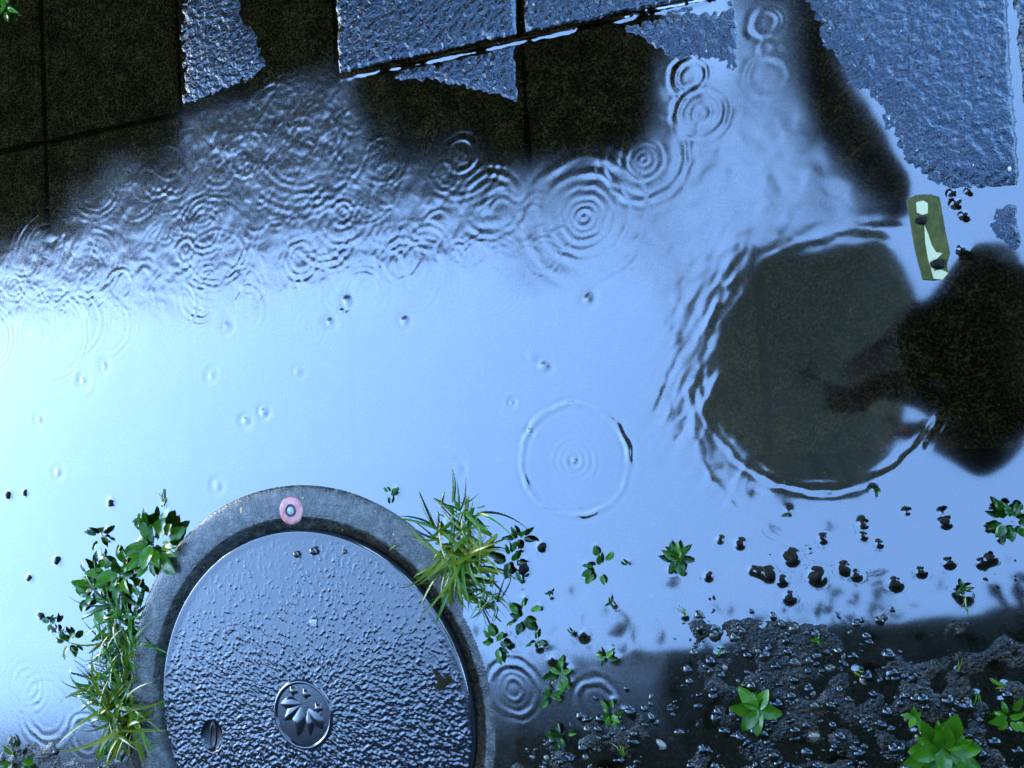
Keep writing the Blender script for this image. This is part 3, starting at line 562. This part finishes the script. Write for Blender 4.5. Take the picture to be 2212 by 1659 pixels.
mesh_obj('roof', [(-9, v_e+.02, ZE+.1), (u_e, v_e+.02, ZE+.1), (u_e, v_e+4, ZE+2.6), (-9, v_e+4, ZE+2.6), (-9, v_e+4, ZE+.06), (u_e, v_e+4, ZE+.06)], [(0, 1, 2, 3), (1, 5, 2), (0, 3, 4)], TILE, house, False)
tree = thing('added_tree', 'bare leaning tree added so its dark limb is mirrored at the top right of the puddle', 'tree', (.1, 2.2, -.05))  # unseen tree, added and shaped so the water mirrors a dark band
BARK = mat('wet bark', (.010, .006, .002), .8, 1.1)
def taper(name, pts, m, parent, nseg=12):
    V = []; Fc = []
    for i, (p, rad) in enumerate(pts):
        p = Vector(p); d = (Vector(pts[min(i+1, len(pts)-1)][0])-Vector(pts[max(i-1, 0)][0])).normalized(); a = d.orthogonal().normalized(); b = d.cross(a)
        for k in range(nseg): t = 2*math.pi*k/nseg; V.append(p+(a*math.cos(t)+b*math.sin(t))*rad*random.uniform(.9, 1.1))
    for i in range(len(pts)-1):
        for k in range(nseg): Fc.append((i*nseg+k, i*nseg+(k+1) % nseg, (i+1)*nseg+(k+1) % nseg, (i+1)*nseg+k))
    Fc.append(tuple(range((len(pts)-1)*nseg, len(pts)*nseg))); return mesh_obj(name, V, Fc, m, parent)
def at_(X, Y, z): g = mirror(px(X, Y), z); return (g[0]-.1, g[1]-2.2, z+.05)
taper('trunk', [((0, 0, 0), .24), ((0, -.05, 1), .2), ((-.1, -.1, 2.2), .18), (at_(1680, -150, 2.9), .22)], BARK, tree)
taper('limb', [(at_(1680, -150, 2.9), .22), (at_(1692, 40, 2.8), .19), (at_(1750, 190, 2.7), .165), (at_(1830, 320, 2.65), .15), (at_(1905, 410, 2.6), .12), (at_(1950, 470, 2.6), .05)], BARK, tree)
# hedge along the near side
HA, HB = mirror(px(1500, 1275), 2.3), mirror(px(100, 1490), 2.3); hd = (HA-HB)/np.hypot(*(HA-HB)); hn = np.array([hd[1], -hd[0]]); hc = (HA+HB)/2+hn*.3
hedge = thing('hedge', 'dark hedge along the near side mirrored at the bottom of the picture', 'hedge', (hc[0], hc[1], -.02), math.atan2(hd[1], hd[0]))
HED = mat('hedge leaf', (.008, .012, .002), .6, 1.1)
rs = np.random.default_rng(9); V = []; Fc = []
for i in range(22000):
    p = np.array([rs.uniform(-5, 4), rs.normal(0, .15), 0.]); p[2] = rs.uniform(.05, 1)*2.3*(.90+.55*float(fbm(np.array([p[0]*1.0]), np.array([3.3]), .45, 2, 3)[0]))+.04*rs.normal(); a = rs.normal(size=3); a /= np.linalg.norm(a); b = np.cross(a, rs.normal(size=3)); b /= np.linalg.norm(b); s = rs.uniform(.015, .035); k = len(V)
    V += [p, p+a*s+b*s*.5, p+a*2*s, p+a*s-b*s*.5]; Fc.append((k, k+1, k+2, k+3))
mesh_obj('foliage', V, Fc, HED, hedge, False); box('inner_branches', (-5, -.2, 0), (4, .2, 1.85), HED, hedge)
# umbrella
FAB = bpy.data.materials.new('grey umbrella cloth'); FAB.use_nodes = True; p = P_(FAB); p.inputs['Base Color'].default_value = (.085, .085, .06, 1); p.inputs['Roughness'].default_value = .6
_tl = N(FAB, 'BsdfTranslucent'); _tl.inputs[0].default_value = (.085, .085, .06, 1); _mm = N(FAB, 'MixShader'); _mm.inputs[0].default_value = .5; L(FAB, p.outputs[0], _mm.inputs[1]); L(FAB, _tl.outputs[0], _mm.inputs[2]); L(FAB, _mm.outputs[0], FAB.node_tree.nodes['Material Output'].inputs[0])
ZU = 1.98; rim = PX([(1645, 515), (1775, 522), (1900, 506), (1955, 585), (1990, 650), (1968, 755), (1950, 925), (1905, 1000), (1850, 1078), (1772, 1062), (1690, 1085), (1640, 1020), (1560, 975), (1485, 905), (1520, 800), (1508, 700), (1565, 600)])*(CAMH+ZU)/CAMH
uc = rim.mean(0); um = thing('umbrella', 'grey umbrella held over the camera, mirrored as the round grey patch', 'umbrella', (uc[0], uc[1], 0)); rim = rim-uc; n = len(rim)
V = []; Fc = []
for j, (k, dz) in enumerate(((1, 0), (.8, .075), (.5, .14), (.2, .175), (.02, .185))):
    for p in rim: V.append((*(p*k), ZU+dz))
for j in range(4):
    for i in range(n): Fc.append((j*n+i, j*n+(i+1) % n, (j+1)*n+(i+1) % n, (j+1)*n+i))
mesh_obj('canopy', V, Fc, FAB, um, False)
def tube(name, pts, rad, m, parent, nseg=8):
    V = []; Fc = []
    for i, p in enumerate(pts):
        p = Vector(p); d = (Vector(pts[min(i+1, len(pts)-1)])-Vector(pts[max(i-1, 0)])).normalized(); a = d.orthogonal().normalized(); b = d.cross(a)
        for k in range(nseg): t = 2*math.pi*k/nseg; V.append(p+a*rad*math.cos(t)+b*rad*math.sin(t))
    for i in range(len(pts)-1):
        for k in range(nseg): Fc.append((i*nseg+k, i*nseg+(k+1) % nseg, (i+1)*nseg+(k+1) % nseg, (i+1)*nseg+k))
    Fc += [tuple(range(nseg))[::-1], tuple(range((len(pts)-1)*nseg, len(pts)*nseg))]
    return mesh_obj(name, V, Fc, m, parent)
for p in rim: tube('rib', [(0, 0, ZU+.18), (p[0]*.5, p[1]*.5, ZU+.132), (p[0]*.98, p[1]*.98, ZU-.004)], .0018, FAB, um, 6)
HAND = np.array([.17, -.075, 1.42])-np.array([uc[0], uc[1], 0])
tube('shaft', [(0, 0, ZU+.2), tuple(HAND*.5+np.array([0, 0, ZU*.5+.1])), tuple(HAND)], .006, DARKST, um); tube('handle', [tuple(HAND+np.array([-.01, 0, .04])), tuple(HAND+np.array([.012, 0, -.07]))], .013, DARKST, um)
# photographer
JACK = mat('black rain jacket', (.006, .0042, .002), .6, 1.2); SKIN = mat('skin', (.35, .2, .14), .5); HAIR = mat('dark hair', (.012, .009, .007), .5)
def skinned(name, joints, edges, m, parent, sub=2):
    me = bpy.data.meshes.new(name); me.from_pydata([j[0] for j in joints], edges, []); me.materials.append(m); o = bpy.data.objects.new(name, me); COL.objects.link(o); o.parent = parent
    sm = o.modifiers.new('skin', 'SKIN'); sm.use_smooth_shade = True
    for i, j in enumerate(joints): me.skin_vertices[0].data[i].radius = (j[1], j[2] if len(j) > 2 else j[1])
    me.skin_vertices[0].data[0].use_root = True
    ss = o.modifiers.new('sub', 'SUBSURF'); ss.levels = sub; ss.render_levels = sub; return o
PB = (.56, .115, -.05); ph = thing('person', 'photographer in a black rain jacket seen only as a dark shape mirrored in the water', 'person', PB)
J = [((0, 0, .95), .15, .14), ((-.06, 0, 1.15), .16, .14), ((-.16, 0, 1.40), .19, .15), ((-.25, 0, 1.54), .07), ((-.31, 0, 1.66), .10, .09), ((-.33, 0, 1.74), .085),
     ((-.17, .20, 1.45), .07), ((-.24, .22, 1.24), .055), ((-.41, -.06, 1.31), .04), ((-.17, -.20, 1.45), .07), ((-.24, -.26, 1.28), .055), ((-.34, -.19, 1.40), .04),
     ((.02, .10, .88), .09), ((.0, .11, .50), .065), ((.03, .11, .12), .045), ((-.09, .13, .07), .04), ((.02, -.10, .88), .09), ((.0, -.11, .50), .065), ((.03, -.11, .12), .045), ((-.09, -.13, .07), .04)]
E_ = [(0, 1), (1, 2), (2, 3), (3, 4), (4, 5), (2, 6), (6, 7), (7, 8), (2, 9), (9, 10), (10, 11), (0, 12), (12, 13), (13, 14), (14, 15), (0, 16), (16, 17), (17, 18), (18, 19)]
skinned('body', J, E_, JACK, ph)
skinned('hair', [((-.29, 0, 1.70), .095), ((-.30, 0, 1.78), .09), ((-.23, 0, 1.66), .065)], [(0, 1), (0, 2)], HAIR, ph, 1)
skinned('face', [((-.375, 0, 1.66), .05), ((-.385, 0, 1.70), .045), ((-.41, 0, 1.66), .018), ((-.365, 0, 1.60), .03)], [(0, 1), (0, 2), (0, 3)], SKIN, ph, 1)
V = []; Fc = []
for zz, cx_, rx, ry in ((1.60, -.29, .07, .08), (1.55, -.28, .12, .15), (1.47, -.24, .18, .20), (1.36, -.22, .20, .205), (1.24, -.18, .235, .205), (1.20, -.18, .235, .205)):
    for k in range(28): t = 2*math.pi*k/28; lobe = math.exp(-((t-math.pi-.25)/.38)**2)*(.16 if 1.3 < zz < 1.5 else .02); V.append((cx_+rx*math.cos(t)*(1+.07*math.sin(5*t))-lobe, ry*math.sin(t)*(1+.06*math.cos(7*t)), zz))
for j in range(5):
    for k in range(28): Fc.append((j*28+k, j*28+(k+1) % 28, (j+1)*28+(k+1) % 28, (j+1)*28+k))
mesh_obj('rain_cape', V, Fc, JACK, ph)
def hand(w0, d, up):
    w0 = Vector(w0); d = Vector(d).normalized(); up = Vector(up).normalized(); sdv = d.cross(up); j = [(tuple(w0), .022, .016), (tuple(w0+d*.045), .03, .014)]; e = [(0, 1)]
    for k, ln in enumerate((.07, .08, .075, .058)):
        r0 = w0+d*.075+sdv*(k-1.5)*.018; i = len(j); j += [(tuple(r0), .009), (tuple(r0+d*ln*.5-up*.008), .0085), (tuple(r0+d*ln*.75-up*.03), .0075)]; e += [(1, i), (i, i+1), (i+1, i+2)]
    i = len(j); r0 = w0+d*.03-sdv*.036; j += [(tuple(r0), .011), (tuple(r0+d*.03-sdv*.012-up*.015), .009)]; e += [(1, i), (i, i+1)]
    skinned('hand', j, e, SKIN, ph, 1)
hand((-.41, -.06, 1.31), (-1, -.4, -.12), (0, 0, 1)); hand((-.34, -.19, 1.40), (-.4, -.1, .2), (0, 1, 0))
cq = cam.matrix_world.to_quaternion(); cm = thing('camera_device', 'small black compact camera held out over the puddle', 'camera', tuple(Vector((0, 0, CAMH))+cq @ Vector((0, 0, .045))))
cm.rotation_euler = cq.to_euler()
box('camera_body', (-.052, -.032, -.012), (.052, .032, .014), DARKST, cm, 0, .004)
lathe('lens', [(.0001, -.022), (.015, -.022), (.018, -.024), (.02, -.012)], BLACK, cm, 40)
